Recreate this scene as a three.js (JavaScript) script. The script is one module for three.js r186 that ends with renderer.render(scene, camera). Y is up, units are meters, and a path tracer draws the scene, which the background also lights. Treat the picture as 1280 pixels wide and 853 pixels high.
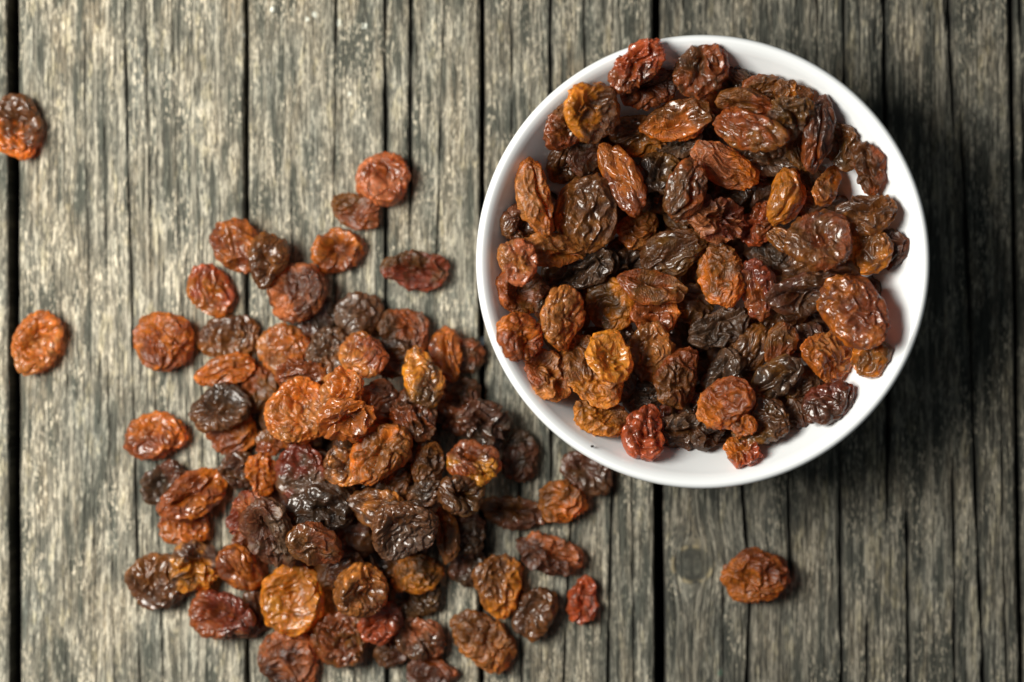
import * as THREE from 'three';
import { mergeVertices } from 'three/addons/utils/BufferGeometryUtils.js';

// ---------------------------------------------------------------- camera, light, exposure
const scene = new THREE.Scene();
const PW = 1280, PH = 853;                       // size of the photograph
const CAM_H = 0.52, FOV = 20;                    // metres above the planks, vertical degrees
const camera = new THREE.PerspectiveCamera(FOV, 1024 / 682, 0.02, 20);
camera.position.set(0, CAM_H, 0);
camera.up.set(0, 0, -1);
camera.lookAt(0, 0, 0);
camera.focus = CAM_H - 0.030;
camera.userData.fStop = 4.6;
const S0 = 2 * CAM_H * Math.tan(FOV * Math.PI / 360) / PH;      // metres per photo pixel on the planks
const scaleAt = (y) => S0 * (CAM_H - y) / CAM_H;
const at = (px, py, y = 0) => new THREE.Vector3((px - PW / 2) * scaleAt(y), y, (py - PH / 2) * scaleAt(y));

scene.background = new THREE.Color(0.84, 0.95, 1.0);            // dim, slightly cool light of the room
scene.backgroundIntensity = 0.08;
scene.environmentIntensity = 0.08;
const windowLight = new THREE.RectAreaLight(0xfffaf0, 33, 0.20, 0.24);   // a soft window beside the table
windowLight.position.set(-0.30, 0.385, -0.07);
windowLight.lookAt(0.02, 0, 0.0);
scene.add(windowLight);

const renderer = new THREE.WebGLRenderer({ antialias: true });
renderer.setSize(1024, 682);
renderer.toneMapping = THREE.LinearToneMapping;
renderer.toneMappingExposure = 1.0;
renderer.shadowMap.enabled = true;

// ---------------------------------------------------------------- helpers
function rngOf(seed) {
  let a = (seed * 2654435761) >>> 0;
  return () => { a = (a + 0x6D2B79F5) >>> 0; let t = a; t = Math.imul(t ^ (t >>> 15), t | 1); t ^= t + Math.imul(t ^ (t >>> 7), t | 61); return ((t ^ (t >>> 14)) >>> 0) / 4294967296; };
}
const PERM = new Uint8Array(512);
{ const r = rngOf(77), p = [...Array(256).keys()]; for (let i = 255; i > 0; i--) { const j = Math.floor(r() * (i + 1)); [p[i], p[j]] = [p[j], p[i]]; } for (let i = 0; i < 512; i++) PERM[i] = p[i & 255]; }
const fade = (t) => t * t * t * (t * (t * 6 - 15) + 10);
function grad(h, x, y, z) { h &= 15; const u = h < 8 ? x : y, v = h < 4 ? y : h === 12 || h === 14 ? x : z; return ((h & 1) ? -u : u) + ((h & 2) ? -v : v); }
function noise(x, y, z) {
  const fx = Math.floor(x), fy = Math.floor(y), fz = Math.floor(z), X = fx & 255, Y = fy & 255, Z = fz & 255;
  x -= fx; y -= fy; z -= fz;
  const u = fade(x), v = fade(y), w = fade(z), A = PERM[X] + Y, AA = PERM[A] + Z, AB = PERM[A + 1] + Z, B = PERM[X + 1] + Y, BA = PERM[B] + Z, BB = PERM[B + 1] + Z;
  const l = (t, a, b) => a + t * (b - a);
  return l(w, l(v, l(u, grad(PERM[AA], x, y, z), grad(PERM[BA], x - 1, y, z)), l(u, grad(PERM[AB], x, y - 1, z), grad(PERM[BB], x - 1, y - 1, z))),
    l(v, l(u, grad(PERM[AA + 1], x, y, z - 1), grad(PERM[BA + 1], x - 1, y, z - 1)), l(u, grad(PERM[AB + 1], x, y - 1, z - 1), grad(PERM[BB + 1], x - 1, y - 1, z - 1))));
}
const clamp = (x, a = 0, b = 1) => Math.min(b, Math.max(a, x));
const smooth = (a, b, x) => { const t = clamp((x - a) / (b - a)); return t * t * (3 - 2 * t); };
const mix = (a, b, t) => a + (b - a) * t;
const names = {};
function numbered(name) { const n = names[name] = (names[name] ?? -1) + 1; return n ? `${name}_${String(n).padStart(3, '0')}` : name; }
function dataTexture(data, w, h, srgb) {
  const t = new THREE.DataTexture(data, w, h, THREE.RGBAFormat, THREE.UnsignedByteType);
  t.magFilter = THREE.LinearFilter; t.minFilter = THREE.LinearMipmapLinearFilter; t.generateMipmaps = true;
  t.wrapS = t.wrapT = THREE.RepeatWrapping;
  if (srgb) t.colorSpace = THREE.SRGBColorSpace;
  t.needsUpdate = true;
  return t;
}
const toSRGB = (c) => c <= 0.0031308 ? 12.92 * c : 1.055 * Math.pow(c, 1 / 2.4) - 0.055;

// ---------------------------------------------------------------- the weathered planks
// all wood lengths in millimetres on the table: x across, v along the planks
const MM = S0 * 1000;
const mmX = (px) => (px - PW / 2) * MM, mmZ = (py) => (py - PH / 2) * MM;
const LEN0 = -132, LEN1 = 132;                    // every plank's ends
// a crack: photo x at its top and bottom, photo y of its ends, width in mm, depth 0..1
const crack = (x0, x1, y0, y1, w = 0.7, d = 1) => ({ x0: mmX(x0), x1: mmX(x1), z0: mmZ(y0), z1: mmZ(y1), w, d });
const PLANKS = [
  { l: -260, r: 9, r2: 12, tone: 1.05, cracks: [] },
  { l: 22, l2: 25, r: 305, r2: 307, tone: 1.08, cracks: [crack(152, 178, -140, 990, 0.75, 1), crack(101, 124, -140, 990, 0.5, 0.6), crack(127, 145, 40, 990, 0.5, 0.6), crack(178, 207, -100, 990, 0.55, 0.8), crack(207, 245, -140, 800, 0.5, 0.7), crack(243, 262, 60, 990, 0.45, 0.6), crack(60, 66, -100, 500, 0.4, 0.4), crack(270, 285, 500, 990, 0.5, 0.6), crack(82, 92, 300, 990, 0.4, 0.5)] },
  { l: 310, l2: 311, r: 600, r2: 599, tone: 1.08, cracks: [crack(421, 417, -140, 420, 0.9, 0.9), crack(481, 484, -140, 990, 1.0, 1.3), crack(514, 513, -140, 300, 0.8, 1.1), crack(560, 545, -140, 360, 0.8, 0.8), crack(364, 368, 120, 700, 0.6, 0.7), crack(330, 336, 60, 990, 0.45, 0.5), crack(545, 549, 330, 990, 0.8, 0.8), crack(440, 448, 600, 990, 0.6, 0.6)] },
  { l: 606, l2: 605, r: 816, r2: 819, tone: 0.86, cracks: [crack(688, 690, -140, 640, 0.8, 1), crack(728, 733, -140, 200, 0.5, 0.6), crack(650, 654, 560, 990, 0.8, 0.8), crack(768, 756, 560, 990, 0.7, 0.9), crack(715, 700, 620, 990, 0.6, 0.7), crack(640, 640, -140, 300, 0.4, 0.5), crack(790, 795, 500, 990, 0.4, 0.5)] },
  { l: 826, l2: 833, r: 1262, r2: 1275, tone: 0.60, cracks: [crack(1105, 1111, -140, 680, 1.05, 1.3), crack(1053, 1060, -140, 300, 0.8, 0.9), crack(1180, 1194, -140, 170, 1.0, 1.1), crack(1201, 1236, 110, 990, 1.05, 1.2), crack(924, 938, 560, 720, 0.7, 1.0), crack(940, 930, 690, 990, 0.9, 1.2), crack(985, 990, 560, 730, 0.8, 0.9), crack(1050, 1054, 540, 990, 0.8, 1), crack(1134, 1139, 620, 990, 0.9, 1.1), crack(1192, 1196, 560, 990, 0.7, 0.9), crack(1085, 1083, 760, 990, 0.6, 0.8), crack(905, 903, 720, 990, 0.45, 0.6), crack(1020, 1024, -140, 120, 0.5, 0.6), crack(1252, 1262, 480, 990, 0.5, 0.6)],
    knot: { x: mmX(866), z: mmZ(706), a: 5.2, b: 4.6 } },
  { l: 1268, l2: 1281, r: 1560, tone: 0.58, cracks: [crack(1273, 1290, -140, 500, 0.6, 0.8)] },
  { l: 1566, r: 1850, tone: 0.85, cracks: [] },
];
const SPOTS = [[340, 12, 0.7], [393, 18, 0.8], [384, 24, 0.6], [423, 28, 0.9], [455, 32, 0.8], [437, 117, 0.5], [305, 44, 0.6], [514, 40, 0.5]].map(([x, y, r]) => ({ x: mmX(x), z: mmZ(y), r, c: [0.52, 0.54, 0.48] })).concat({ x: mmX(901), z: mmZ(842), r: 0.8, c: [0.10, 0.22, 0.15] });   // pale and green lichen dots
function plankField(P, seed) {                     // height in mm and colour at a point of one plank
  const r = rngOf(seed + 5), own = P.cracks.map((c) => (P.tone > 1 && c.d < 1.05 ? { ...c, w: c.w * 0.75, d: c.d * 0.7 } : c));
  for (let i = 0; i < 9; i++) {                   // hairline checks between the large cracks
    const x = mix(P.xl, P.xr, r()), z = mix(LEN0, LEN1, r()), n = mix(12, 50, r());
    own.push({ x0: x, x1: x + (r() - 0.5) * 3, z0: z - n / 2, z1: z + n / 2, w: 0.22 + r() * 0.2, d: 0.25 + r() * 0.3 });
  }
  const o = seed * 31.7;
  return (x, v) => {
    let xx = x, ring = 0, inKnot = 0;
    if (P.knot) {                                  // the grain bends round the knot
      const dx = x - P.knot.x, dv = v - P.knot.z, q = Math.hypot(dx / P.knot.a, dv / P.knot.b);
      const push = Math.exp(-Math.pow(dv / (P.knot.b * 1.9), 2)) * Math.exp(-Math.abs(dx) / 14);
      xx = x - Math.sign(dx) * push * 2.6 * Math.min(1, Math.abs(dx) / 2);
      inKnot = smooth(1.08, 0.9, q);
      ring = smooth(1.25, 1.0, q) * smooth(0.78, 0.98, q);
    }
    xx += 0.9 * noise(x * 0.03, v * 0.012, o) + 0.25 * noise(x * 0.1, v * 0.05, o + 3);
    const f1 = noise(xx * 2.6, v * 0.085, o + 10), f2 = noise(xx * 1.1, v * 0.06, o + 20), f3 = noise(xx * 0.42, v * 0.02, o + 30), f4 = noise(xx * 5.5, v * 0.16, o + 40);
    const b1 = noise(xx * 0.40, v * 0.07, o + 50), b2 = noise(xx * 0.95, v * 0.16, o + 60), b3 = noise(xx * 2.4, v * 0.5, o + 70), b4 = noise(x * 0.07, v * 0.045, o + 80);
    let gap = 0, dirt = 0;
    for (const c of own) {
      if (v < c.z0 - 6 || v > c.z1 + 6) continue;
      const t = (v - c.z0) / (c.z1 - c.z0), end = smooth(-0.02, 0.14, t) * smooth(1.02, 0.86, t);
      const cx = mix(c.x0, c.x1, t) + 0.30 * noise(v * 0.03, c.x0 * 3.1, 7) + 0.12 * noise(v * 0.22, c.x0 * 1.7, 9);
      const broken = clamp(0.80 + 0.9 * noise(v * 0.07, c.x0 * 2.3, 21) + c.d * 0.35 - 0.2), w = c.w * broken * (0.45 + 0.55 * end) * (0.9 + 0.7 * noise(v * 0.11, c.x0, 4)), d = Math.abs(x - cx);
      if (d < w * 3 + 0.6) {
        gap = Math.max(gap, broken * end * c.d * smooth(w * 0.62, w * 0.12, d));
        dirt = Math.max(dirt, broken * end * Math.min(1, c.d) * smooth(w * 1.5 + 0.25, w * 0.25, d));
      }
    }
    const grain = 0.50 * f1 + 0.28 * f2 + 0.22 * f3 + 0.40 * f4;
    const edge = Math.min(x - P.edgeL(v), P.edgeR(v) - x);
    const roll = edge < 1.1 ? -0.9 * Math.pow(1 - Math.max(0, edge) / 1.1, 2) : 0;
    let h = 0.22 * grain + 0.12 * b2 + 0.35 * b4 - 1.9 * gap - 0.15 * dirt + roll - inKnot * 0.25 + ring * 0.1;
    // colour: grey fibre, darker weathered zones, pale worn flecks, ochre lichen
    const dark = smooth(-0.05, 0.42, 0.8 * b1 + 0.55 * f3 + 0.5 * b4 + 0.25 * b2 - 0.02 + P.damp);
    const pale = smooth(0.10, 0.44, 0.75 * b2 + 0.70 * b3 + 0.28 * f2 - 0.5 * b1 + 0.05) * (1 - 0.6 * inKnot);
    const line = smooth(0.12, 0.5, -f1 - 0.5 * f4 - 0.2 * f2);
    const lichen = smooth(0.24, 0.5, b1 * -0.6 + 0.55 * noise(x * 0.5, v * 0.2, o + 90) + 0.35 * b3) * 0.75;
    const warm = 0.5 + 0.9 * noise(x * 0.16, v * 0.05, o + 100);
    let R = mix(0.180, 0.215, warm), G = mix(0.180, 0.183, warm), B = mix(0.148, 0.128, warm);
    const fleck = noise(xx * 1.7, v * 0.42, o + 130) + 0.6 * noise(xx * 3.6, v * 0.9, o + 140), k = 0.94 + 0.26 * grain + 0.36 * fleck; R *= k; G *= k; B *= k;
    const put = (t, a, b, c) => { R = mix(R, a, t); G = mix(G, b, t); B = mix(B, c, t); };
    put(dark * 0.82, 0.055, 0.064, 0.050);
    put(pale * 0.42, 0.44, 0.41, 0.33);
    const cluster = smooth(-0.12, 0.34, noise(x * 0.13, v * 0.06, o + 150) + 0.5 * noise(x * 0.4, v * 0.14, o + 160)), chip = noise(xx * 2.1, v * 0.62, o + 170) + 0.55 * noise(xx * 4.4, v * 1.3, o + 180);
    put(smooth(0.16, 0.40, chip) * cluster * 0.75, 0.48, 0.425, 0.325);
    put(smooth(0.16, 0.44, -chip) * (1 - cluster) * 0.6, 0.060, 0.062, 0.050);
    put(smooth(0.26, 0.40, noise(xx * 0.75, v * 0.022, o + 190)) * 0.5, 0.36, 0.33, 0.26);
    for (const s of SPOTS) { const q = Math.hypot((x - s.x) / s.r, (v - s.z) / (s.r * 1.2)) + 0.5 * noise(x * 1.6, v * 1.6, 3); if (q < 1.2) put(smooth(1.1, 0.6, q) * 0.85, s.c[0], s.c[1], s.c[2]); }
    put(lichen * 0.22, 0.40, 0.33, 0.14);
    put(smooth(0.12, 0.45, -b3 - 0.5 * b2 - 0.3 * f4) * 0.5, 0.10, 0.10, 0.08);
    put(line * 0.5, 0.075, 0.073, 0.055);
    put(ring * smooth(-0.15, 0.15, noise(x * 0.35, v * 0.35, 31)) * 0.75, 0.42, 0.34, 0.19);
    put(inKnot * 0.6, 0.075, 0.08, 0.062);
    put(Math.min(1, dirt) * 0.9, 0.030, 0.032, 0.024);
    put(smooth(0.9, 0.0, edge) * 0.5, 0.05, 0.048, 0.035);
    const fine = 1 + 0.42 * noise(xx * 6, v * 0.30, o + 110) + 0.36 * noise(xx * 4, v * 0.12, o + 115) + 0.12 * noise(x * 13, v * 4, o + 120);
    const lively = 0.97 * P.tone * Math.pow(Math.max(0.01, G * fine) / 0.19, 0.38) * fine;      // dry wood: strong contrast between worn and dirty fibre
    return [h, R * lively, G * lively, B * lively, 0.5 + 0.22 * grain + 0.16 * b3 + 0.1 * f4 - 0.3 * line];
  };
}
const tabletop = new THREE.Group();
tabletop.name = 'tabletop';
tabletop.userData = { label: 'weathered grey tabletop of rough cracked planks with dark gaps between them', category: 'table top', kind: 'structure' };
scene.add(tabletop);
PLANKS.forEach((P, i) => {
  const l = mmX(P.l), l2 = mmX(P.l2 ?? P.l), r = mmX(P.r), r2 = mmX(P.r2 ?? P.r);
  const wander = (s) => (v) => 0.22 * noise(v * 0.05, s, 1.5) + 0.08 * noise(v * 0.4, s, 2.5);
  const wl = wander(i * 7 + 1), wr = wander(i * 7 + 3), tt = (v) => (v - mmZ(0)) / (mmZ(PH) - mmZ(0));
  P.edgeL = (v) => mix(l, l2, tt(v)) + wl(v); P.edgeR = (v) => mix(r, r2, tt(v)) + wr(v);
  P.xl = Math.min(l, l2) - 2; P.xr = Math.max(r, r2) + 2; P.damp = [0, -0.02, 0.0, 0.06, 0.16, 0.14, 0.1][i];
  const field = plankField(P, i + 1), seen = i >= 1 && i <= 4;
  const W = Math.round((P.xr - P.xl) * (seen ? 8 : 5)), H = seen ? 2048 : 1280;
  const col = new Uint8Array(W * H * 4), bmp = new Uint8Array(W * H * 4);
  for (let y = 0, k = 0; y < H; y++) for (let x = 0; x < W; x++, k += 4) {
    const f = field(mix(P.xl, P.xr, (x + 0.5) / W), mix(LEN0, LEN1, (y + 0.5) / H));
    for (let c = 0; c < 3; c++) { col[k + c] = 255 * clamp(toSRGB(clamp(f[1 + c], 0.004, 1))); bmp[k + c] = 255 * clamp(f[4]); }
    col[k + 3] = bmp[k + 3] = 255;
  }
  const mat = new THREE.MeshStandardMaterial({ name: 'weathered_wood', map: dataTexture(col, W, H, true), bumpMap: dataTexture(bmp, W, H), bumpScale: 0.0004, roughness: 0.88 });
  // the board itself: a fine relief on top, closed down to its underside
  const nx = Math.round((P.xr - P.xl) / (seen ? 0.3 : 0.6)), nz = Math.round((LEN1 - LEN0) / (seen ? 1.1 : 2.2));
  const pos = [], uv = [], idx = [], row = nx + 3;
  for (let j = 0; j <= nz; j++) {
    const v = mix(LEN0, LEN1, j / nz), a = P.edgeL(v), b = P.edgeR(v);
    for (let q = -1; q <= nx + 1; q++) {
      const s = clamp(q / nx), x = mix(a, b, s), side = q < 0 || q > nx;
      const h = side ? -22 : field(clamp(x, a + 0.02, b - 0.02), v)[0];
      pos.push(x / 1000, h / 1000 - 0.0003, v / 1000);
      uv.push((x - P.xl) / (P.xr - P.xl), (v - LEN0) / (LEN1 - LEN0));
    }
  }
  for (let j = 0; j < nz; j++) for (let q = 0; q < row - 1; q++) { const a = j * row + q, b = a + row; idx.push(a, b, a + 1, a + 1, b, b + 1); }
  for (let j = 0; j < nz; j++) { const a = j * row, b = a + row; idx.push(a, a + row - 1, b, b, a + row - 1, b + row - 1); }   // underside
  for (const j of [0, nz]) {                        // end faces
    const a = j * row;
    for (let q = 1; q < row - 2; q++) idx.push(...(j ? [a, a + q, a + q + 1] : [a, a + q + 1, a + q]));
    idx.push(...(j ? [a, a + row - 2, a + row - 1] : [a, a + row - 1, a + row - 2]));
  }
  const g = new THREE.BufferGeometry();
  g.setAttribute('position', new THREE.Float32BufferAttribute(pos, 3));
  g.setAttribute('uv', new THREE.Float32BufferAttribute(uv, 2));
  g.setIndex(idx); g.computeVertexNormals();
  const m = new THREE.Mesh(g, mat); m.name = numbered('plank'); m.castShadow = m.receiveShadow = true;
  tabletop.add(m);
});
{ // two dark bearers carry the planks; the gaps look down on them and on the shade below
  const mat = new THREE.MeshStandardMaterial({ name: 'dark_bearer_wood', color: new THREE.Color(0.03, 0.028, 0.022), roughness: 0.95 });
  const wide = (mmX(1850) - mmX(-260)) / 1000, mid = (mmX(1850) + mmX(-260)) / 2000;
  for (const z of [-0.066, 0.066]) {
    const m = new THREE.Mesh(new THREE.BoxGeometry(wide, 0.04, 0.13), mat);
    m.position.set(mid, -0.0424, z); m.name = numbered('bearer'); m.castShadow = m.receiveShadow = true; tabletop.add(m);
  }
}

// ---------------------------------------------------------------- the white bowl
const RIM_Y = 0.040, bowlAt = at(879.5, 327, RIM_Y), BR = 284.5 * scaleAt(RIM_Y);
const BOWL = { x: bowlAt.x, z: bowlAt.z };
const inner = [[0, 5.0], [14, 5.2], [24, 6.4], [31, 9.4], [37, 14.6], [42, 21.4], [46, 28], [49, 33.2], [51.4, 37]].map(([r, y]) => [r * BR * 1000 / 55.7, y]);
function bowlInside(r) {                            // height in mm of the inner surface, r in mm
  for (let i = 1; i < inner.length; i++) if (r <= inner[i][0]) { const t = (r - inner[i - 1][0]) / (inner[i][0] - inner[i - 1][0]); return mix(inner[i - 1][1], inner[i][1], t); }
  return 40;
}
{
  const R = BR * 1000, k = R / 55.7, pts = [];
  const curve = (list, n) => new THREE.CatmullRomCurve3(list.map(([r, y]) => new THREE.Vector3(r, y, 0)), false, 'centripetal').getPoints(n);
  const outer = [[0, 2.2], [25, 2.2], [26, 0.6], [27, 0.0], [29, 0.0], [30.2, 0.8], [32, 3.2], [38, 7.6], [44, 15], [49, 23], [53.2, 31], [55.2, 35.6]];
  const lip = [[55.7, 37.4], [55.7, 38.8], [55.2, 39.7], [54.4, 40], [53.4, 39.5], [52.4, 38.5]];
  for (const p of curve([...outer, ...lip].map(([r, y]) => [r * k, y]).concat([...inner].reverse()), 260)) pts.push(new THREE.Vector2(Math.max(0, p.x), p.y));
  pts.forEach((p) => p.multiplyScalar(0.001));
  const g = new THREE.LatheGeometry(pts, 192);
  const m = new THREE.Mesh(g, new THREE.MeshPhysicalMaterial({ name: 'white_porcelain', color: new THREE.Color(0.76, 0.79, 0.81), roughness: 0.32, clearcoat: 0.7, clearcoatRoughness: 0.12 }));
  m.name = 'bowl'; m.position.set(BOWL.x, 0, BOWL.z); m.castShadow = m.receiveShadow = true;
  m.userData = { label: 'round white porcelain bowl heaped with raisins on the grey planks', category: 'bowl' };
  scene.add(m);
}

// ---------------------------------------------------------------- raisins: shape, colour, and how they come to rest
const sphereOf = (detail) => { const g = new THREE.IcosahedronGeometry(1, detail); g.deleteAttribute('uv'); g.deleteAttribute('normal'); return mergeVertices(g, 1e-5); };
const BALL = sphereOf(23), BALL_FINE = sphereOf(27), BALL_LOW = sphereOf(9);
const TONES = {                                     // linear skin colours
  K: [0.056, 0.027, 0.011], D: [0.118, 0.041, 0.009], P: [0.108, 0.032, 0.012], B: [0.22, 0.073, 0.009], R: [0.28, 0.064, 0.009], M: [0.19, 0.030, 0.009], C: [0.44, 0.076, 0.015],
  O: [0.50, 0.135, 0.010], T: [0.47, 0.165, 0.028], A: [0.52, 0.172, 0.010], G: [0.62, 0.23, 0.016], V: [0.155, 0.063, 0.009], S: [0.130, 0.066, 0.033], N: [0.44, 0.130, 0.040],
};
const skinBump = (() => {
  const N = 512, d = new Uint8Array(N * N * 4), per = (x, y, f, o) => {      // wraps round, so that it tiles
    const a = x / N * 2 * Math.PI, b = y / N * 2 * Math.PI, R = f / (2 * Math.PI);
    return noise(R * Math.cos(a) + o, R * Math.sin(a) + R * Math.cos(b), R * Math.sin(b) + o * 0.3);
  };
  for (let y = 0, k = 0; y < N; y++) for (let x = 0; x < N; x++, k += 4) {
    const v = 0.5 + 0.35 * (1 - 2 * Math.abs(per(x, y, 16, 5))) * 0.8 + 0.3 * per(x, y, 34, 11) + 0.25 * per(x, y, 70, 17) - 0.15;
    d[k] = d[k + 1] = d[k + 2] = 255 * clamp(v); d[k + 3] = 255;
  }
  return dataTexture(d, N, N);
})();
const skin = (name, coat, coatRough) => new THREE.MeshPhysicalMaterial({
  name, vertexColors: true, roughness: 0.42, specularIntensity: 0.35, transmission: 0.6, thickness: 0.01, ior: 1.45, attenuationColor: new THREE.Color(0.88, 0.42, 0.10), attenuationDistance: 0.009,
  clearcoat: coat, clearcoatRoughness: coatRough, bumpMap: skinBump, bumpScale: 0.0003,
});
const SKINS = { sticky: skin('sticky_raisin_skin', 0.6, 0.19), matt: skin('matt_raisin_skin', 0.32, 0.34), glossy: skin('glossy_raisin_skin', 0.8, 0.15) };

// one raisin in photo pixels: x along its length, z across, y up
function raisinShape(r, rnd) {
  const ball = r.low ? BALL_LOW : r.len > 80 ? BALL_FINE : BALL, p = ball.attributes.position, n = p.count;
  const pos = new Float32Array(n * 3), col = new Float32Array(n * 3), uv = new Float32Array(n * 2);
  const a = r.len / 2, b = r.wid / 2, K = r.kind;
  const c = r.thick ?? { disc: 0.40, plump: 0.58, long: 0.70, fold: 0.62, curl: 0.85 }[K] * b;   // half its thickness
  const o = rnd() * 200, o2 = rnd() * 200, dent = { disc: 0.55, plump: 0.32, long: 0.1, fold: 0.4, curl: 0.0 }[K] * (0.7 + 0.6 * rnd()), dent2 = dent * 0.8;
  const taper = r.taper ?? (rnd() - 0.5) * 0.24, bend = r.bend ?? (K === 'curl' ? 0.45 : (rnd() - 0.5) * 0.25), arch = (rnd() - 0.5) * 0.3;
  const fold = { disc: 0.72, plump: 0.85, long: 0.95, fold: 1.6, curl: 0.9 }[K], aniso = { disc: 0.75, plump: 0.65, long: 0.42, fold: 0.8, curl: 0.4 }[K];
  const ridgy = mix(0.25, 0.9, rnd()), wl = mix(9.5, 14, rnd()), turn = K === 'disc' || K === 'plump' ? rnd() * 3.14 : (rnd() - 0.5) * 0.5, ct = Math.cos(turn), st = Math.sin(turn);
  const slit = K === 'curl' || (K === 'long' && rnd() < 0.5) ? mix(0.25, 0.5, rnd()) : K === 'fold' ? 0.3 : 0;
  const lobeA = rnd() * 6.28, lobe = (K === 'fold' ? 0.16 : 0.08) * rnd();
  const pits = [0, 1, 2].map(() => { const u = rnd() * 6.283, h = (rnd() * 1.5 - 0.5), q = Math.sqrt(Math.max(0, 1 - h * h)); return [q * Math.cos(u), h, q * Math.sin(u), mix(0.16, 0.40, rnd()) * (0.55 + 0.45 * Math.abs(h)) * (K === 'fold' ? 1.3 : 1), mix(0.10, 0.24, rnd())]; });
  const t1 = TONES[r.c1], t2 = TONES[r.c2], share = r.share ?? 0.45, ddir = rnd() * 6.28, bloom = r.bloom ?? mix(0.25, 0.75, rnd()), vary = 0.85 + 0.3 * rnd();
  for (let i = 0; i < n; i++) {
    const dx = p.getX(i), dy = p.getY(i), dz = p.getZ(i);
    let x = dx * a, y = dy * c, z = dz * b;
    const ang = Math.atan2(dz, dx), rho = Math.hypot(dx, dz);
    // outline
    const low = noise(dx * 1.25 + o, dy * 1.25, dz * 1.25 + o2), out = 1 + 0.14 * low + lobe * Math.cos(2 * ang + lobeA) * rho * 0.6 + 0.06 * noise(dx * 3 + o2, dy * 3, dz * 3 + o);
    x *= out; z *= out; y *= 1 + 0.25 * low;
    z *= 1 - taper * dx;
    // sunken middle with a raised rim
    const sink = Math.exp(-rho * rho / 0.34);
    y *= 1 - (dy > 0 ? dent : dent2) * sink * (1 + 0.6 * noise(dx * 2.2 + o, 3, dz * 2.2));
    if (K === 'disc') y *= 1 + 0.35 * Math.exp(-Math.pow((rho - 0.82) / 0.16, 2));
    // wrinkles follow the length of the berry; domain-warped so that they wander
    const wx0 = x * ct - z * st, wz0 = x * st + z * ct;
    const q1 = noise(x / 24 + o, y / 24 + 5, z / 24 + o2), q2 = noise(x / 24 + o2, y / 24 + 9, z / 24 + o), q3 = noise(x / 10 + o, y / 10, z / 10 + o2);
    const wx = (wx0 + 11 * q1) * aniso, wz = wz0 + 11 * q2 + 3 * q3, wy = y + 7 * q1;
    const big = noise(wx / (wl * 1.9) + o, wy / (wl * 1.9), wz / (wl * 1.9) + o2);
    const mid = noise(wx / wl + o2, wy / wl + 4, wz / wl + o), small = noise(wx / (wl * 0.48) + o, wy / (wl * 0.48) + 8, wz / (wl * 0.48) + o2), tiny = noise(wx / (wl * 0.23) + o2, wy / (wl * 0.23) + 2, wz / (wl * 0.23) + o);
    const crest = (v, s) => { const u = Math.min(1, Math.abs(v) * s); return ridgy > 0.45 ? 0.62 - u * (2 - u) : u * (2 - u) - 0.55; };
    const f1 = crest(big, 2.7), f2 = crest(mid, 2.5), f3 = 0.6 - Math.min(1, 2.4 * Math.abs(small)), f4 = tiny;
    let d = 3.8 * fold * f1 + 3.0 * f2 + 0.95 * f3 + 0.3 * f4;
    const sz = Math.min(1, b / 28); d *= 0.55 + 0.45 * sz;
    for (const [ux, uy, uz, deep, wide] of pits) d -= deep * Math.min(b, c * 1.5) * Math.exp(-(1 - (dx * ux + dy * uy + dz * uz)) / wide);   // sides that have fallen in
    if (slit) { const s = dz * 1.0 + 0.35 * q2 + 0.1; d -= slit * b * 0.6 * Math.exp(-s * s / 0.012) * smooth(-0.1, 0.5, dy) * smooth(1.0, 0.6, Math.abs(dx)); }
    // push along the ellipsoid's normal, less so round the outline
    d *= 0.55 + 0.75 * Math.abs(dy) + (d < 0 ? 0.15 : 0);
    let nx = dx / a, ny = dy / Math.max(c, 0.5 * b), nz = dz / b; const nl = Math.hypot(nx, ny, nz) || 1;
    x += nx / nl * d; y += ny / nl * d; z += nz / nl * d;
    // bend in the plane and arch up or down
    z += bend * b * (dx * dx - 0.4); y += arch * b * (dx * dx - 0.3) + 0.22 * c * (K === 'disc' ? noise(dx * 1.4 + o2, 7, dz * 1.4) : 0);
    pos[i * 3] = x; pos[i * 3 + 1] = y; pos[i * 3 + 2] = z;
    uv[i * 2] = x / 56; uv[i * 2 + 1] = (z + y * 0.6) / 56;
    // skin: two tones in soft patches, paler dry crests, sugary specks
    const patch = noise(x / 26 + o2, y / 26, z / 26 + o) + 0.45 * noise(x / 9 + o, y / 9, z / 9 + o2) + 0.5 * (Math.cos(ang - ddir) * rho);
    const m = smooth(-0.30, 0.34, patch + (share - 0.5) * 1.3), crestTone = smooth(0.15, 0.85, 0.6 * f2 + 0.55 * f3 + 0.35 * f1 + 0.2);
    const spot = smooth(0.22, 0.5, noise(x / 4.2 + o, y / 4.2, z / 4.2 + o2) + 0.35 * f3), thin = smooth(0.70, 1.02, rho) * (K === 'disc' ? 0.6 : 0.35);
    for (let e = 0; e < 3; e++) {
      let v = mix(t1[e], t2[e], m) * vary * (1 + 0.5 * noise(x / 6 + o2, y / 6 + e * 0.1, z / 6));
      v = mix(v, v * 1.7 + [0.026, 0.010, 0.003][e], crestTone * (0.30 + 0.55 * bloom));
      v = mix(v, [0.40, 0.24, 0.12][e], spot * bloom * 0.24);
      v = mix(v, v * 1.6 + [0.05, 0.012, 0.001][e], thin);
      v = mix(v, TONES.D[e] * 0.8, 0.38 * smooth(0.12, 0.5, noise(x / 13 + o, y / 13 + 20, z / 13 + o2)));
      col[i * 3 + e] = Math.max(0.003, t1[e] * Math.pow(Math.max(0, v) / t1[e], 1.15));
    }
  }
  return { pos, col, uv, index: ball.index };
}

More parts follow.
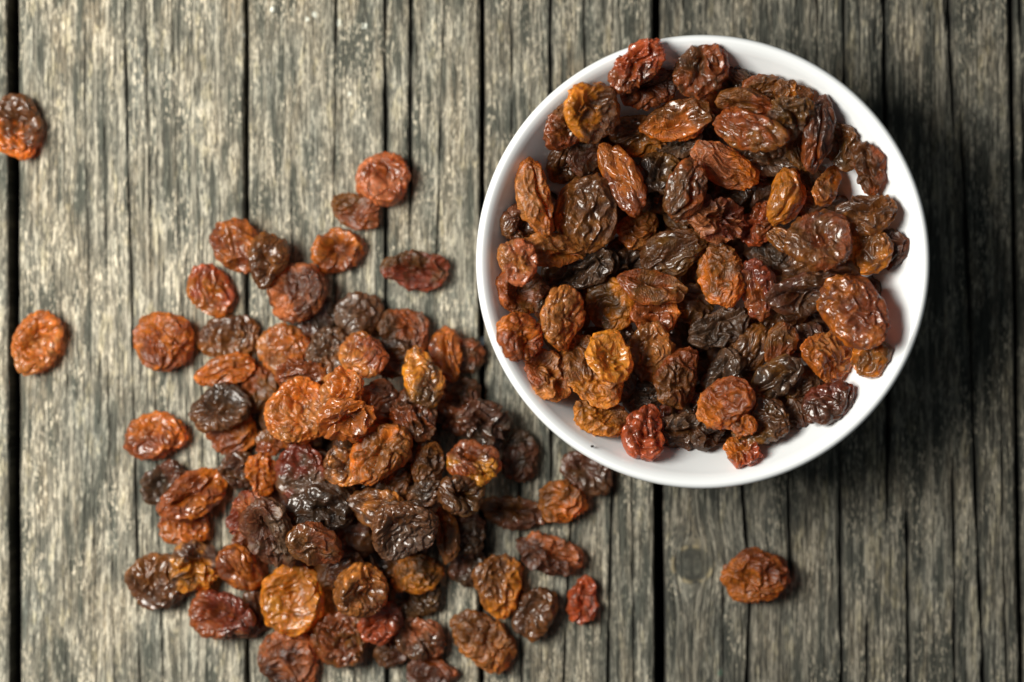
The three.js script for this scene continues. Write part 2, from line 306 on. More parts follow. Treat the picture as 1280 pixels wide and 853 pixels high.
// two height maps of what already lies there: the planks, and the inside of the bowl
const CELL = 0.0005, GX = 640, GZ = 460, X0 = -0.16, Z0 = -0.115;
const onPlanks = new Float32Array(GX * GZ), inBowl = new Float32Array(GX * GZ);
for (let j = 0, k = 0; j < GZ; j++) for (let i = 0; i < GX; i++, k++) {
  const r = Math.hypot(X0 + i * CELL - BOWL.x, Z0 + j * CELL - BOWL.z) * 1000;
  inBowl[k] = bowlInside(r) / 1000;
}
function rest(H, x, z, pos, scale, quat, allow) {   // y at which the shape comes to rest when it is lowered at x, z; allow: share of its underside that may sink in
  const v = new THREE.Vector3(), low = new Map(), high = new Map();
  for (let i = 0; i < pos.length; i += 3) {
    v.set(pos[i], pos[i + 1], pos[i + 2]).multiplyScalar(scale).applyQuaternion(quat);
    const ci = Math.round((x + v.x - X0) / CELL), cj = Math.round((z + v.z - Z0) / CELL);
    if (ci < 0 || cj < 0 || ci >= GX || cj >= GZ) continue;
    const k = cj * GX + ci, l = low.get(k);
    if (l === undefined) { low.set(k, v.y); high.set(k, v.y); } else { if (v.y < l) low.set(k, v.y); if (v.y > high.get(k)) high.set(k, v.y); }
  }
  const need = []; for (const [k, l] of low) need.push(H[k] - l);
  need.sort((p, q) => p - q);
  return { y: need.length ? need[Math.floor((need.length - 1) * (1 - allow))] : 0, high };
}
function slope(H, x, z, R) {                        // the mean slope under a round footprint
  let sx = 0, sz = 0, sxx = 0, szz = 0, hx = 0, hz = 0, n = 0, h0 = 0;
  const k = Math.round(R / CELL), ci = Math.round((x - X0) / CELL), cj = Math.round((z - Z0) / CELL);
  for (let j = -k; j <= k; j += 2) for (let i = -k; i <= k; i += 2) {
    if (i * i + j * j > k * k || ci + i < 0 || cj + j < 0 || ci + i >= GX || cj + j >= GZ) continue;
    const h = H[(cj + j) * GX + ci + i], dx = i * CELL, dz = j * CELL;
    sx += dx; sz += dz; sxx += dx * dx; szz += dz * dz; hx += h * dx; hz += h * dz; h0 += h; n++;
  }
  return n ? [(hx - h0 * sx / n) / sxx, (hz - h0 * sz / n) / szz] : [0, 0];
}
const UP = new THREE.Vector3(0, 1, 0);
const owners = new Map([[onPlanks, new Int16Array(GX * GZ)], [inBowl, new Int16Array(GX * GZ)]]), laid = [null];   // which raisin lies uppermost in each cell
const heights = [];
function layRaisin(r, H, group) {
  const rnd = rngOf(1000 + (r.seed ?? 0) * 977 + Math.round(r.x) * 13 + Math.round(r.y) * 29), s = raisinShape(r, rnd);
  let y = r.guess ?? 0.006, spot, quat = new THREE.Quaternion(), scale = S0;
  const yaw = new THREE.Quaternion().setFromAxisAngle(UP, r.ang * Math.PI / 180);
  for (let pass = 0; pass < 4; pass++) {
    scale = scaleAt(y);
    const c = at(r.x, r.y, y), [gx, gz] = slope(H, c.x, c.z, Math.max(0.004, Math.min(r.len, r.wid) * scale * 0.5));
    const g = Math.hypot(gx, gz), tilt = Math.min(Math.atan(g) * 0.85, (r.maxTilt ?? 30) * Math.PI / 180), axis = new THREE.Vector3(-gx, 0, -gz).normalize();
    quat.identity();
    if (g > 1e-4) quat.setFromAxisAngle(new THREE.Vector3().crossVectors(UP, axis).normalize(), tilt);
    if (r.lean) quat.premultiply(new THREE.Quaternion().setFromAxisAngle(new THREE.Vector3(Math.cos(r.lean[1] * Math.PI / 180), 0, -Math.sin(r.lean[1] * Math.PI / 180)), r.lean[0] * Math.PI / 180));
    quat.multiply(yaw);
    spot = rest(H, c.x, c.z, s.pos, scale, quat, r.allow ?? 0.13);
    y = spot.y;
    r.px = c;
  }
  for (const [k, h] of spot.high) if (y + h > H[k]) { H[k] = y + h; owners.get(H)[k] = laid.length; }
  const g = new THREE.BufferGeometry(), pos = s.pos.map((v) => v * scale);
  g.setAttribute('position', new THREE.BufferAttribute(pos, 3));
  g.setAttribute('color', new THREE.BufferAttribute(s.col, 3));
  g.setAttribute('uv', new THREE.BufferAttribute(s.uv, 2));
  g.setIndex(s.index); g.computeVertexNormals();
  const m = new THREE.Mesh(g, SKINS[r.skin ?? (rnd() < 0.38 ? 'matt' : 'sticky')]);
  m.name = numbered('raisin'); m.position.set(r.px.x, y, r.px.z); m.quaternion.copy(quat); m.castShadow = m.receiveShadow = true;
  m.userData = { label: r.label, category: 'raisin', group };
  scene.add(m);
  laid.push({ m, buried: !!r.low });
  heights.push([r.label, Math.round(y * 1000)]);
  return m;
}
// raisins buried under the others: each takes the lowest of a few places
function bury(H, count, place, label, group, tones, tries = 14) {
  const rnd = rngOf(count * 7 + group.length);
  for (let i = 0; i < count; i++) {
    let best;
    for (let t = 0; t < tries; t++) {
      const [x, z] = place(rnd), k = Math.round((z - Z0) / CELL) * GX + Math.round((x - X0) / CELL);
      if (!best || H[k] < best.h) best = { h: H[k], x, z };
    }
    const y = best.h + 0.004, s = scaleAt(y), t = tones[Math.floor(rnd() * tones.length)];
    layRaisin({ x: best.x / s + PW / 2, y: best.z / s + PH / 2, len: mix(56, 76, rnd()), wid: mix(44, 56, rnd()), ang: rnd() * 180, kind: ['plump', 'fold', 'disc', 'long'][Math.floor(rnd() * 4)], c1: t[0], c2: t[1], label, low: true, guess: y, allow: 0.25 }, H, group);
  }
}

// ---------------------------------------------------------------- every raisin the photograph shows, lowest first
// photo x, photo y, length and width in photo pixels, turn in degrees, kind, the two skin tones, label, further settings
const IN_BOWL = 'raisins heaped in the white bowl', IN_PILE = 'raisins spilled in a pile on the planks', APART = 'raisins lying apart on the planks';
const berry = (x, y, len, wid, ang, kind, tone, label, more = {}) => ({ x, y, len, wid, ang, kind, c1: tone[0], c2: tone[1], label, ...more });

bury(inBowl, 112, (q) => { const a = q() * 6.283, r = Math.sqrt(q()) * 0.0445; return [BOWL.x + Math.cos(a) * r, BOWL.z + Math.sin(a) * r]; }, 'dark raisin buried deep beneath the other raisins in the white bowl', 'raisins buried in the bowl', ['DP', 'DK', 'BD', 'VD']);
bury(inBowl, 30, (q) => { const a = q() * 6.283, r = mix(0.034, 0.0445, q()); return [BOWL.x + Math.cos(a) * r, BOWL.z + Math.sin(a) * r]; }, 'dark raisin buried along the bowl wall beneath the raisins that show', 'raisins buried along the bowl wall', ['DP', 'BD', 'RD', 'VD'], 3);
const bowlBerries = [
  // lowest: seen in the gaps and along the wall
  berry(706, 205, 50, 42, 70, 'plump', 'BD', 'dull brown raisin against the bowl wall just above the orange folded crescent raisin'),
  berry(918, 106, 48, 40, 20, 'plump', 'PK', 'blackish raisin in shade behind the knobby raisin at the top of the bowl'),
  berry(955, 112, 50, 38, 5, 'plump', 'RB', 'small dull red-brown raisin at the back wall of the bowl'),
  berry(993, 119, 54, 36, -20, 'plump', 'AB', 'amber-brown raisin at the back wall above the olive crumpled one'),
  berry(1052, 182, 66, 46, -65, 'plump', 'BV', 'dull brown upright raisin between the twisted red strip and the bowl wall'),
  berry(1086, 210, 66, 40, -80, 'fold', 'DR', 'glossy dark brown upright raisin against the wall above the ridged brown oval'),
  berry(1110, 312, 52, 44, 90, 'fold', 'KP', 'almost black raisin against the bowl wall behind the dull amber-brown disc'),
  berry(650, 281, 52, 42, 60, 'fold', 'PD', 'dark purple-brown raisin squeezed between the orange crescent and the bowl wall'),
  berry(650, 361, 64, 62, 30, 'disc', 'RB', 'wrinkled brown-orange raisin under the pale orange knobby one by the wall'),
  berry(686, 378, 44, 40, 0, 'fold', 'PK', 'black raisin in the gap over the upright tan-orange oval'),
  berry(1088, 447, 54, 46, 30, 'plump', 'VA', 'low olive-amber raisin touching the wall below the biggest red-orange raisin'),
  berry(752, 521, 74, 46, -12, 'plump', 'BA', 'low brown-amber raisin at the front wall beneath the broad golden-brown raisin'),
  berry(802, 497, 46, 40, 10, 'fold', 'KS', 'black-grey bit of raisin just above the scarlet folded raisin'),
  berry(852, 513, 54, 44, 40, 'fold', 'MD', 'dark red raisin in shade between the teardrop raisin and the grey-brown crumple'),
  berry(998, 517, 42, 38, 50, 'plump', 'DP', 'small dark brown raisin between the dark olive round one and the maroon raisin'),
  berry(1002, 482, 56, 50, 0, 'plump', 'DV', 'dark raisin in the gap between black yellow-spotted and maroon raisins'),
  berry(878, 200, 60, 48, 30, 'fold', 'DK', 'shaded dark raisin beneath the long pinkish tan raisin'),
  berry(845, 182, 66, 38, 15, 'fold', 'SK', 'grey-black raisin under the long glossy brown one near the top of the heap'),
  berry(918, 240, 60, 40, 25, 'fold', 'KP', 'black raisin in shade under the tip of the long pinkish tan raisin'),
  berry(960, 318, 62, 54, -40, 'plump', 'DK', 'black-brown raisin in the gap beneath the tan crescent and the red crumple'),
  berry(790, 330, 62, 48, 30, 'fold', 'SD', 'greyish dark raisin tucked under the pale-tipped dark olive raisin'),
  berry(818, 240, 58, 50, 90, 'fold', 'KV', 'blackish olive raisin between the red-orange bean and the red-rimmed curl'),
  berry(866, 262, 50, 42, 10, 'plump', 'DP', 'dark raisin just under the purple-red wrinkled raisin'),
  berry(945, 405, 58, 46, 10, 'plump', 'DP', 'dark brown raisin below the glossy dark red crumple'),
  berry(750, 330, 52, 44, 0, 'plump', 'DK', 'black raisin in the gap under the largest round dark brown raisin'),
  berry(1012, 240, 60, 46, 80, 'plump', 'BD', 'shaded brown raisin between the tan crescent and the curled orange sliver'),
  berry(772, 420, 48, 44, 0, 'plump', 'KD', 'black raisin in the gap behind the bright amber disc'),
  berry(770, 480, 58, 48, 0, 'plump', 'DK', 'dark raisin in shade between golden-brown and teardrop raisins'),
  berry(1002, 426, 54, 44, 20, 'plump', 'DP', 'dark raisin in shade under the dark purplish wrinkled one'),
  // middle
  berry(704, 158, 62, 48, 70, 'plump', 'BR', 'brown raisin peeking from under the dark disc with amber edge', {}),
  berry(734, 196, 56, 44, 10, 'plump', 'SP', 'grey-purple raisin directly below the dark disc with amber edge'),
  berry(812, 112, 70, 44, 20, 'fold', 'RP', 'dark reddish raisin under the red raisin that pokes over the rim'),
  berry(800, 170, 72, 50, -5, 'plump', 'BA', 'dull amber-brown raisin below the long glossy brown raisin'),
  berry(826, 215, 62, 50, 60, 'fold', 'VK', 'dark olive raisin with amber tip beside the red-orange bean'),
  berry(964, 196, 80, 48, -15, 'fold', 'SD', 'dark grey-brown wrinkled raisin under the long red-brown one'),
  berry(1002, 188, 54, 30, 80, 'curl', 'VA', 'olive-amber curled raisin beside the twisted red strip'),
  berry(985, 378, 66, 62, 40, 'disc', 'VD', 'olive disc-shaped raisin beneath the dark purplish wrinkled one'),
  berry(1082, 313, 64, 60, 60, 'disc', 'BA', 'dull amber-brown disc below the ridged brown oval near the bowl wall'),
  berry(978, 300, 44, 26, -50, 'curl', 'TB', 'sliver of tan-brown raisin beside the large rounded brown one', {}),
  berry(1046, 342, 62, 34, 0, 'curl', 'DP', 'thin dark curl between the rounded brown and biggest red-orange raisins'),
  berry(865, 383, 56, 50, 40, 'plump', 'VD', 'olive-brown raisin beneath the upright amber oval with orange side'),
  berry(763, 381, 66, 56, -70, 'plump', 'VA', 'olive-brown raisin with orange lower edge beside the upright tan-orange oval'),
  berry(818, 394, 56, 52, 0, 'fold', 'RO', 'red-brown crumple with bright orange patch above the amber-tipped dark raisin'),
  berry(687, 470, 68, 52, -55, 'fold', 'TR', 'orange-brown folded raisin hanging on the front wall under the upright tan oval'),
  berry(937, 436, 72, 48, 65, 'long', 'DB', 'dark brown wrinkled raisin beside the red-brown upright bean'),
  berry(975, 433, 62, 36, 70, 'long', 'RB', 'small red-brown upright bean beside the squarish orange raisin'),
  berry(905, 466, 62, 46, 60, 'fold', 'KS', 'black glinting folded raisin under the charcoal wrinkled one'),
  berry(971, 474, 74, 44, 28, 'fold', 'KV', 'black raisin with one yellow spot', {}),
  berry(1036, 502, 72, 50, 30, 'plump', 'MP', 'smooth glossy maroon raisin lying against the front wall', { skin: 'glossy' }),
  berry(858, 539, 78, 42, 0, 'fold', 'SD', 'grey-brown crumpled raisin beside the scarlet folded raisin'),
  berry(885, 545, 42, 34, 10, 'fold', 'DK', 'small dark tail of raisin beside the lowest red-orange knob'),
  berry(930, 563, 46, 42, 20, 'fold', 'CO', 'red-orange knob of raisin lowest on the front wall of the bowl', { skin: 'glossy' }),
  berry(950, 528, 72, 58, 15, 'disc', 'DV', 'dark olive-brown round raisin above the lowest red-orange knob'),
  berry(934, 130, 72, 40, -15, 'long', 'BR', 'wrinkled brown raisin above the long red-brown one near the back wall'),
  berry(989, 145, 62, 54, -50, 'fold', 'VS', 'crumpled dark olive raisin with grey glints near the back wall'),
  // upper
  berry(847, 150, 92, 50, 12, 'long', 'BO', 'long glossy brown raisin with orange end near the top of the heap', { skin: 'glossy' }),
  berry(740, 141, 76, 74, 60, 'disc', 'DA', 'round dark brown disc with amber edge against the upper wall', { share: 0.4 }),
  berry(876, 88, 68, 62, 70, 'fold', 'RD', 'knobby red-brown raisin nearest the top of the bowl'),
  berry(855, 238, 74, 48, 70, 'curl', 'RD', 'dark curled raisin with a thin bright red rim', { bend: -0.4 }),
  berry(797, 287, 60, 42, 35, 'plump', 'TO', 'small tan raisin with an orange side below the red-orange bean'),
  berry(727, 340, 80, 46, 28, 'fold', 'KS', 'black crumpled raisin with a pale crease under the orange-tan strip'),
  berry(670, 247, 96, 42, -75, 'curl', 'OT', 'orange and tan folded crescent standing at the wall beside the largest round one', { bend: -0.3 }),
  berry(842, 316, 88, 54, 25, 'long', 'VD', 'pale-tipped dark olive raisin in the middle of the heap'),
  berry(948, 278, 54, 46, 60, 'fold', 'CR', 'small red crumpled raisin beside the rounded brown raisin'),
  berry(946, 362, 72, 46, -75, 'fold', 'MR', 'glossy dark red crumpled raisin beside the upright amber oval', { skin: 'glossy' }),
  berry(1002, 368, 80, 54, 5, 'fold', 'PD', 'dark purplish wrinkled raisin tucked beside the biggest red-orange raisin'),
  berry(938, 162, 94, 48, -16, 'long', 'RB', 'long wrinkled red-brown raisin above the pinkish tan one'),
  berry(1023, 172, 92, 38, 82, 'curl', 'RP', 'twisted red-brown strip standing upright near the wall', { bend: 0.15 }),
  berry(815, 359, 84, 42, -10, 'long', 'RB', 'red-brown crinkled spindle just below the pale-tipped dark olive raisin'),
  berry(651, 422, 66, 52, -55, 'plump', 'OR', 'bright orange-red raisin against the wall beside the upright tan oval'),
  berry(704, 398, 78, 54, 85, 'plump', 'TO', 'upright tan-orange oval lying between bright orange-red and olive-brown raisins'),
  berry(691, 313, 96, 38, -5, 'long', 'TO', 'thin orange-tan strip below the largest round dark brown raisin', { taper: 0.25 }),
  berry(898, 275, 82, 52, -10, 'fold', 'MN', 'purple-red wrinkled raisin in the middle of the heap'),
  berry(898, 410, 80, 48, 25, 'fold', 'KS', 'charcoal wrinkled raisin below the upright amber oval'),
  berry(740, 464, 94, 68, -60, 'disc', 'BA', 'broad golden-brown raisin beneath the bright amber disc', { bloom: 0.7 }),
  berry(813, 441, 82, 54, 80, 'plump', 'BT', 'dark raisin with tan tip beside the bright amber disc', { skin: 'glossy' }),
  berry(848, 471, 80, 56, 58, 'plump', 'BR', 'brown-orange teardrop raisin above the grey-brown crumple', { taper: 0.35 }),
  berry(1036, 445, 70, 60, -15, 'plump', 'OT', 'squarish orange raisin just below the biggest red-orange raisin'),
  berry(1086, 265, 84, 50, 10, 'fold', 'BD', 'ridged brown oval near the wall with dark grooves'),
  berry(928, 530, 34, 32, -50, 'fold', 'NO', 'small pale orange fin of raisin over the lowest red-orange knob', { thick: 10 }),
  berry(808, 543, 70, 50, 78, 'fold', 'CC', 'scarlet folded raisin lowest on the front wall', { skin: 'glossy', bloom: 0.55 }),
  // top
  berry(796, 82, 78, 50, 50, 'fold', 'CR', 'red folded raisin poking over the upper rim of the bowl', { skin: 'glossy' }),
  berry(778, 224, 96, 46, -62, 'long', 'OR', 'bright red-orange bean lying steeply beside the largest round dark one', { skin: 'glossy' }),
  berry(734, 267, 96, 76, 82, 'long', 'DB', 'largest round dark brown raisin with lengthwise wrinkles', { thick: 27, bloom: 0.5, taper: 0, bend: 0 }),
  berry(648, 327, 56, 48, -70, 'fold', 'TN', 'pale orange knobby raisin at the wall end of the orange-tan strip', { bloom: 0.8 }),
  berry(905, 208, 94, 46, -30, 'long', 'NO', 'long pinkish tan raisin with red edge, on top near the middle', { bloom: 0.9 }),
  berry(982, 247, 74, 42, 72, 'curl', 'TA', 'tan crescent raisin with an amber hollow beside the curled orange sliver', { bend: -0.4 }),
  berry(1034, 231, 64, 30, 55, 'long', 'OT', 'curled orange sliver standing beside the tan crescent', { taper: 0.4 }),
  berry(902, 341, 86, 54, -82, 'plump', 'BO', 'upright amber oval with glowing orange side in the middle of the heap', { bloom: 0.6 }),
  berry(1025, 299, 82, 76, -30, 'plump', 'BR', 'large rounded brown raisin beside the ridged brown oval', { skin: 'glossy', thick: 26 }),
  berry(1068, 388, 108, 72, -48, 'plump', 'RO', 'biggest red-orange raisin, leaning on the wall', { thick: 27, skin: 'glossy' }),
  berry(761, 446, 68, 60, 70, 'disc', 'GG', 'bright amber disc, the lightest raisin in the bowl', { skin: 'glossy', bloom: 0.4, thick: 12 }),
  berry(907, 503, 80, 58, 28, 'plump', 'RO', 'orange-brown oval lying across the black raisins near the front wall'),
];
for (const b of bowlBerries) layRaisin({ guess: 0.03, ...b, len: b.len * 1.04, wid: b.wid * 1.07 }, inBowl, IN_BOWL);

// the pile on the planks
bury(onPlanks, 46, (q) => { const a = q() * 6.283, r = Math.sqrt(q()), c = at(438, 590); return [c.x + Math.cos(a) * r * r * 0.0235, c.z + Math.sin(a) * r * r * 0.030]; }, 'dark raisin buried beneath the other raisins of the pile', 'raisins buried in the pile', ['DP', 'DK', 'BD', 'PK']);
const pileBerries = [
  // on the planks
  berry(395, 398, 54, 44, 20, 'plump', 'PK', 'blackish raisin in the shade of the round purple-red one at the pile edge'),
  berry(204, 427, 80, 70, -50, 'plump', 'RO', 'smooth orange-brown oval at the pile edge, clear of its neighbours', { thick: 22, taper: 0, bend: 0 }),
  berry(263, 364, 70, 50, -55, 'plump', 'CO', 'bright red-orange bean just below the heart-shaped pair'),
  berry(287, 421, 76, 52, 12, 'disc', 'BD', 'brown raisin with dark hollow centre above the bright orange strip'),
  berry(323, 486, 62, 48, 60, 'plump', 'RB', 'shaded red-brown raisin beside the bright orange strip'),
  berry(374, 366, 78, 68, 60, 'disc', 'PN', 'round purple-red raisin at the upper edge of the pile', { thick: 20 }),
  berry(288, 540, 64, 58, 20, 'plump', 'RO', 'orange-brown disc partly covered by a dark brown wrinkled raisin'),
  berry(448, 392, 62, 54, 15, 'plump', 'DS', 'greyish black wrinkled disc at the upper edge of the pile', { thick: 18 }),
  berry(505, 414, 66, 56, -30, 'plump', 'RD', 'red-brown raisin above the upright olive-amber one'),
  berry(488, 448, 58, 48, 0, 'plump', 'DK', 'dark raisin in the gap above the upright olive-amber one'),
  berry(585, 444, 46, 40, 70, 'plump', 'DR', 'dark brown raisin behind the upright orange-red slab'),
  berry(571, 493, 58, 48, 20, 'plump', 'DR', 'dark blurred raisin below the upright orange-red slab'),
  berry(571, 523, 52, 40, -10, 'fold', 'PR', 'dark red raisin against the violet-black crumple'),
  berry(650, 572, 66, 44, 85, 'plump', 'PK', 'very dark raisin low in the shade beside the yellow-spotted red raisin'),
  berry(193, 546, 78, 56, 12, 'plump', 'OR', 'orange raisin with a notch, alone beside the dark-topped one'),
  berry(204, 603, 60, 50, 35, 'fold', 'KP', 'black glinting crumple at the outer edge of the pile', { skin: 'glossy' }),
  berry(297, 588, 50, 44, 30, 'fold', 'PD', 'dark raisin behind the small bright orange chip'),
  berry(337, 552, 40, 34, 70, 'plump', 'BR', 'small dull brown raisin under the big flat orange one'),
  berry(358, 546, 36, 34, 0, 'plump', 'RO', 'small orange-brown bit under the edge of the big flat orange raisin'),
  berry(230, 658, 66, 50, -10, 'plump', 'OR', 'orange raisin under the long red-orange one at the outer edge'),
  berry(195, 729, 82, 68, 8, 'plump', 'DB', 'dark brown glossy raisin outermost at the lower pile edge', { skin: 'glossy', thick: 20 }),
  berry(245, 709, 68, 60, 10, 'fold', 'GS', 'half golden, half grey raisin beside the outermost dark brown one', { share: 0.45 }),
  berry(318, 768, 60, 46, 75, 'plump', 'PD', 'dark brown raisin between red crumple and large amber disc'),
  berry(276, 769, 80, 58, -15, 'fold', 'RM', 'red-brown crumple at the lower edge next to the large amber disc'),
  berry(360, 826, 78, 74, 30, 'disc', 'NP', 'dusty rose disc at the bottom edge below the large amber disc', { bloom: 0.8 }),
  berry(425, 800, 76, 64, -25, 'fold', 'RB', 'red-brown raisin beside the dusty rose disc'),
  berry(490, 815, 44, 36, 20, 'plump', 'PD', 'dark purple nub between the red-brown raisin and the glossy triangle'),
  berry(538, 842, 66, 40, -10, 'plump', 'PR', 'dark reddish raisin cut off by the lower edge below the glossy triangle'),
  berry(520, 748, 62, 48, 10, 'plump', 'VK', 'dark olive raisin beneath the amber-brown one'),
  berry(587, 706, 56, 46, 60, 'plump', 'PK', 'dark raisin in shade between the pile and the brown-amber teardrop'),
  berry(585, 668, 56, 46, 70, 'plump', 'KP', 'black raisin in shade beside the standing brown curl'),
  berry(645, 641, 78, 42, -5, 'fold', 'PD', 'long dusky purple raisin lying flat below the amber-spotted dark one'),
  berry(605, 803, 92, 58, -38, 'plump', 'BT', 'tan-brown slanting oval below the brown-amber teardrop', { skin: 'matt', thick: 18 }),
  berry(624, 731, 84, 56, -78, 'plump', 'BA', 'brown-amber teardrop between the pile and the glossy brown oval', { taper: 0.35 }),
  berry(669, 768, 72, 50, 65, 'plump', 'DB', 'glossy dark brown oval beside the brown-amber teardrop', { skin: 'glossy', thick: 19 }),
  berry(688, 694, 90, 48, -20, 'fold', 'PN', 'long dusky maroon raisin above the small red one', { skin: 'matt' }),
  berry(729, 751, 58, 36, 75, 'fold', 'CC', 'small red raisin touching the end of the dusky maroon one'),
  berry(735, 592, 70, 52, -30, 'plump', 'PD', 'dark purple-brown raisin tucked under the bowl'),
  berry(706, 628, 66, 52, -15, 'plump', 'BO', 'blurred brown raisin with orange end beside the one tucked under the bowl'),
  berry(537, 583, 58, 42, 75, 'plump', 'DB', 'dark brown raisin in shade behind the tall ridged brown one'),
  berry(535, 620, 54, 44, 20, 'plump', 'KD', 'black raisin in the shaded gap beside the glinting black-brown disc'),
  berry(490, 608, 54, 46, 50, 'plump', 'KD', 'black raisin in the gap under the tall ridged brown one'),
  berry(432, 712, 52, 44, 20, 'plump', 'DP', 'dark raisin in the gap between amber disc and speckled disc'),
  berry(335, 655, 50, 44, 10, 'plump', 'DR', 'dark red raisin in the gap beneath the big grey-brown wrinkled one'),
  // second layer
  berry(282, 463, 76, 40, 18, 'long', 'OO', 'bright orange strip between hollow brown and shaded red-brown raisins', { bloom: 0.3 }),
  berry(354, 436, 68, 62, -20, 'plump', 'OT', 'pale orange round raisin below the purple-red one'),
  berry(411, 440, 68, 54, 80, 'plump', 'SB', 'grey-brown raisin with amber edge beside the orange-tan plump one', { share: 0.35 }),
  berry(454, 443, 66, 54, -50, 'plump', 'TR', 'orange-tan plump raisin touching the grey-brown one with amber edge', { bloom: 0.7 }),
  berry(559, 444, 70, 40, -78, 'long', 'OR', 'upright orange-red slab beside the olive-amber one', { bloom: 0.6 }),
  berry(275, 511, 76, 56, 0, 'plump', 'DK', 'dark brown wrinkled raisin lying on the orange-brown disc'),
  berry(375, 470, 64, 46, 10, 'fold', 'RO', 'red-brown raisin beneath the top of the big flat orange one'),
  berry(475, 503, 58, 46, 60, 'plump', 'PR', 'shaded dark red raisin beside the bright orange lumpy one'),
  berry(517, 518, 70, 52, -50, 'fold', 'DR', 'dark brown folded raisin below the upright olive-amber one'),
  berry(607, 532, 78, 56, -25, 'fold', 'PK', 'violet-black crumple above the yellow-spotted red raisin', { skin: 'glossy' }),
  berry(577, 619, 62, 48, -15, 'fold', 'DV', 'dark raisin with amber spot below the yellow-spotted red one'),
  berry(556, 666, 74, 30, -75, 'curl', 'BO', 'standing brown curl beside the glinting black-brown disc'),
  berry(326, 592, 54, 40, 85, 'fold', 'OO', 'small bright orange chip beside the grey-faced raisin', { bloom: 0.2 }),
  berry(243, 617, 94, 56, 30, 'long', 'RO', 'long red-orange raisin slanting at the outer edge of the pile', { skin: 'glossy' }),
  berry(305, 642, 58, 46, 60, 'fold', 'MN', 'dusty red raisin behind the big grey-brown wrinkled one'),
  berry(310, 684, 48, 42, 20, 'fold', 'NR', 'dusty pink raisin above the small orange wedge'),
  berry(299, 710, 68, 46, -55, 'long', 'OR', 'small orange wedge beside the large amber disc', { skin: 'glossy' }),
  berry(519, 718, 68, 46, 5, 'plump', 'AV', 'amber-brown raisin below the glinting black-brown disc'),
  berry(524, 796, 66, 52, -50, 'fold', 'DN', 'glossy dark triangle of raisin with tan rim at the lower edge', { skin: 'glossy' }),
  berry(475, 779, 62, 44, 25, 'fold', 'CM', 'small shining red raisin under the speckled orange-brown disc', { skin: 'glossy' }),
  // third layer
  berry(528, 471, 78, 48, -78, 'plump', 'VG', 'upright olive-amber raisin with yellow top', { share: 0.5 }),
  berry(593, 579, 68, 52, -20, 'fold', 'RG', 'red crumpled raisin with bright yellow spot beside the shaded gap', { share: 0.35, skin: 'glossy' }),
  berry(375, 588, 70, 62, 70, 'disc', 'SM', 'grey-faced raisin with dark red edge in the middle of the pile', { share: 0.5 }),
  berry(405, 639, 82, 70, -10, 'fold', 'KK', 'shiny black raisin, the blackest of the pile', { skin: 'glossy', bloom: 0.1 }),
  berry(470, 634, 76, 48, -10, 'fold', 'DT', 'dark raisin with tan-orange end over the glinting black-brown disc', { share: 0.4 }),
  berry(506, 664, 86, 76, 15, 'disc', 'DS', 'glinting black-brown disc with pale curved creases', { skin: 'glossy', thick: 20 }),
  berry(453, 740, 74, 68, 70, 'disc', 'BT', 'speckled orange-brown disc at the lower part of the pile', { bloom: 0.8, thick: 19 }),
  berry(367, 748, 92, 78, 75, 'disc', 'AG', 'large amber-gold disc at the lower part of the pile', { thick: 20, bloom: 0.5, share: 0.35 }),
  berry(430, 584, 56, 46, -40, 'fold', 'DT', 'brown lobe of raisin with pale creases at the foot of the tall ridged one', { bloom: 0.9 }),
  berry(337, 667, 96, 64, -70, 'fold', 'PS', 'big grey-brown deeply wrinkled raisin above the large amber disc', { thick: 26, bloom: 0.75 }),
  berry(394, 682, 74, 52, -32, 'long', 'RB', 'glossy red-brown bean over the large amber disc', { skin: 'glossy' }),
  // top of the pile
  berry(374, 515, 86, 80, 60, 'disc', 'OT', 'big flat orange raisin on top of the pile', { bloom: 0.75, thick: 20 }),
  berry(428, 487, 66, 50, 60, 'fold', 'TO', 'creased orange-tan raisin on the big flat orange one', { bloom: 0.8, allow: 0.05 }),
  berry(474, 571, 92, 56, 52, 'fold', 'BO', 'tall ridged brown raisin with amber crest on top of the pile', { thick: 24, bloom: 0.8 }),
  berry(434, 525, 74, 58, 35, 'fold', 'OO', 'bright orange lumpy raisin on the very top of the pile', { skin: 'glossy', bloom: 0.3, allow: 0.03 }),
];
for (const b of pileBerries) layRaisin({ ...b, len: b.len * 1.02, wid: b.wid * 1.06 }, onPlanks, IN_PILE);
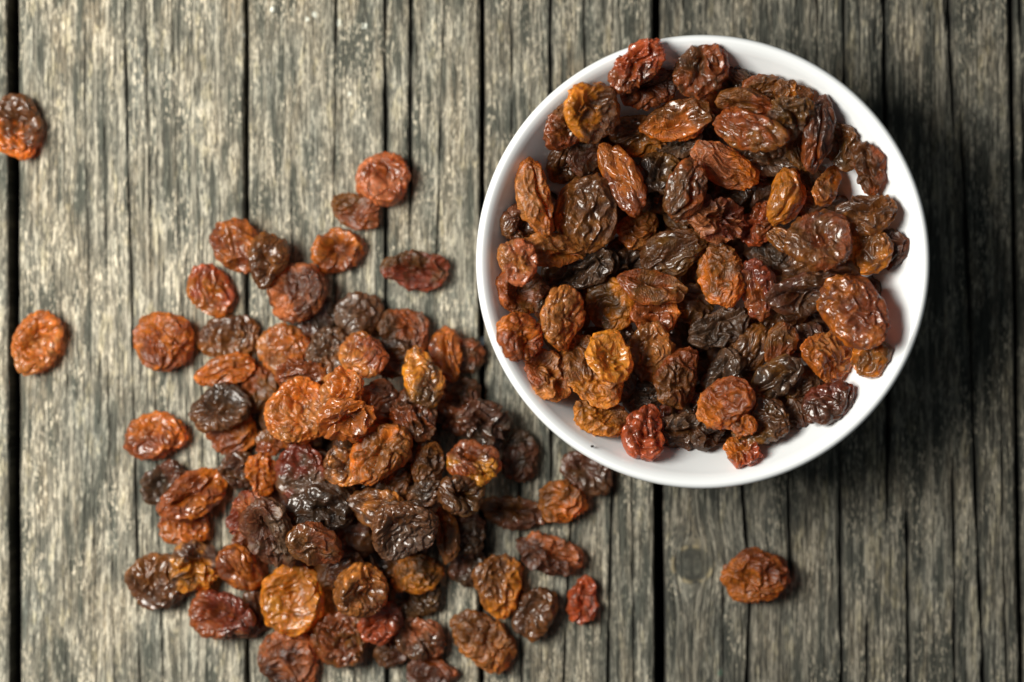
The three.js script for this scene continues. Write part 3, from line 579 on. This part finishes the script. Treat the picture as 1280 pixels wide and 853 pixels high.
const looseBerries = [
  berry(20, 157, 82, 66, 85, 'disc', 'DO', 'raisin with dark middle and orange edge, cut off by the picture edge', { thick: 17, share: 0.28 }),
  berry(45, 429, 84, 58, 55, 'plump', 'OT', 'orange-tan raisin alone by the widest plank gap', { thick: 17 }),
  berry(480, 223, 70, 66, 45, 'disc', 'RN', 'round red-orange disc touching a smaller brown-red raisin', { thick: 17 }),
  berry(444, 263, 68, 42, -18, 'plump', 'RB', 'small brown-red raisin touching the round red-orange disc'),
  berry(421, 314, 64, 52, 15, 'fold', 'RO', 'crinkled orange-red raisin between the small brown-red one and the pile'),
  berry(520, 338, 84, 50, -8, 'fold', 'MD', 'dark red crumpled raisin alone beside the bowl'),
  berry(295, 309, 74, 58, -50, 'plump', 'OR', 'orange half of the heart-shaped pair of raisins', { thick: 19 }),
  berry(336, 324, 70, 50, 78, 'plump', 'DB', 'dark brown half of the heart-shaped pair of raisins', { thick: 19 }),
  berry(945, 720, 86, 70, 8, 'plump', 'RO', 'red-brown raisin alone on the dark planks below the bowl', { thick: 24, taper: 0.02, bend: 0 }),
];
for (const b of looseBerries) layRaisin(b, onPlanks, APART);

{ // of the buried raisins only those that can be seen in a gap are kept
  const seen = new Int32Array(laid.length);
  for (const o of owners.values()) for (const k of o) seen[k]++;
  laid.forEach((l, i) => { if (l?.buried && seen[i] < 6) scene.remove(l.m); });
}

// a tiny crumb on the inside of the bowl
{
  const y = 0.0285, c = at(738, 555, y), g = sphereOf(3), p = g.attributes.position;
  for (let i = 0; i < p.count; i++) { const s = 0.00028 * (1 + 0.5 * noise(p.getX(i) * 2, p.getY(i) * 2, p.getZ(i) * 2 + 4)); p.setXYZ(i, p.getX(i) * s * 1.4, p.getY(i) * s, p.getZ(i) * s); }
  g.computeVertexNormals();
  const rr = Math.hypot(c.x - BOWL.x, c.z - BOWL.z) * 1000, m = new THREE.Mesh(g, new THREE.MeshStandardMaterial({ name: 'dark_crumb', color: new THREE.Color(0.03, 0.02, 0.015), roughness: 0.8 }));
  m.name = 'crumb'; m.position.set(c.x, bowlInside(rr) / 1000 + 0.0001, c.z); m.castShadow = true;
  m.userData = { label: 'tiny dark crumb stuck on the white bowl wall below the low brown-amber raisin', category: 'crumb' };
  scene.add(m);
}

renderer.render(scene, camera);
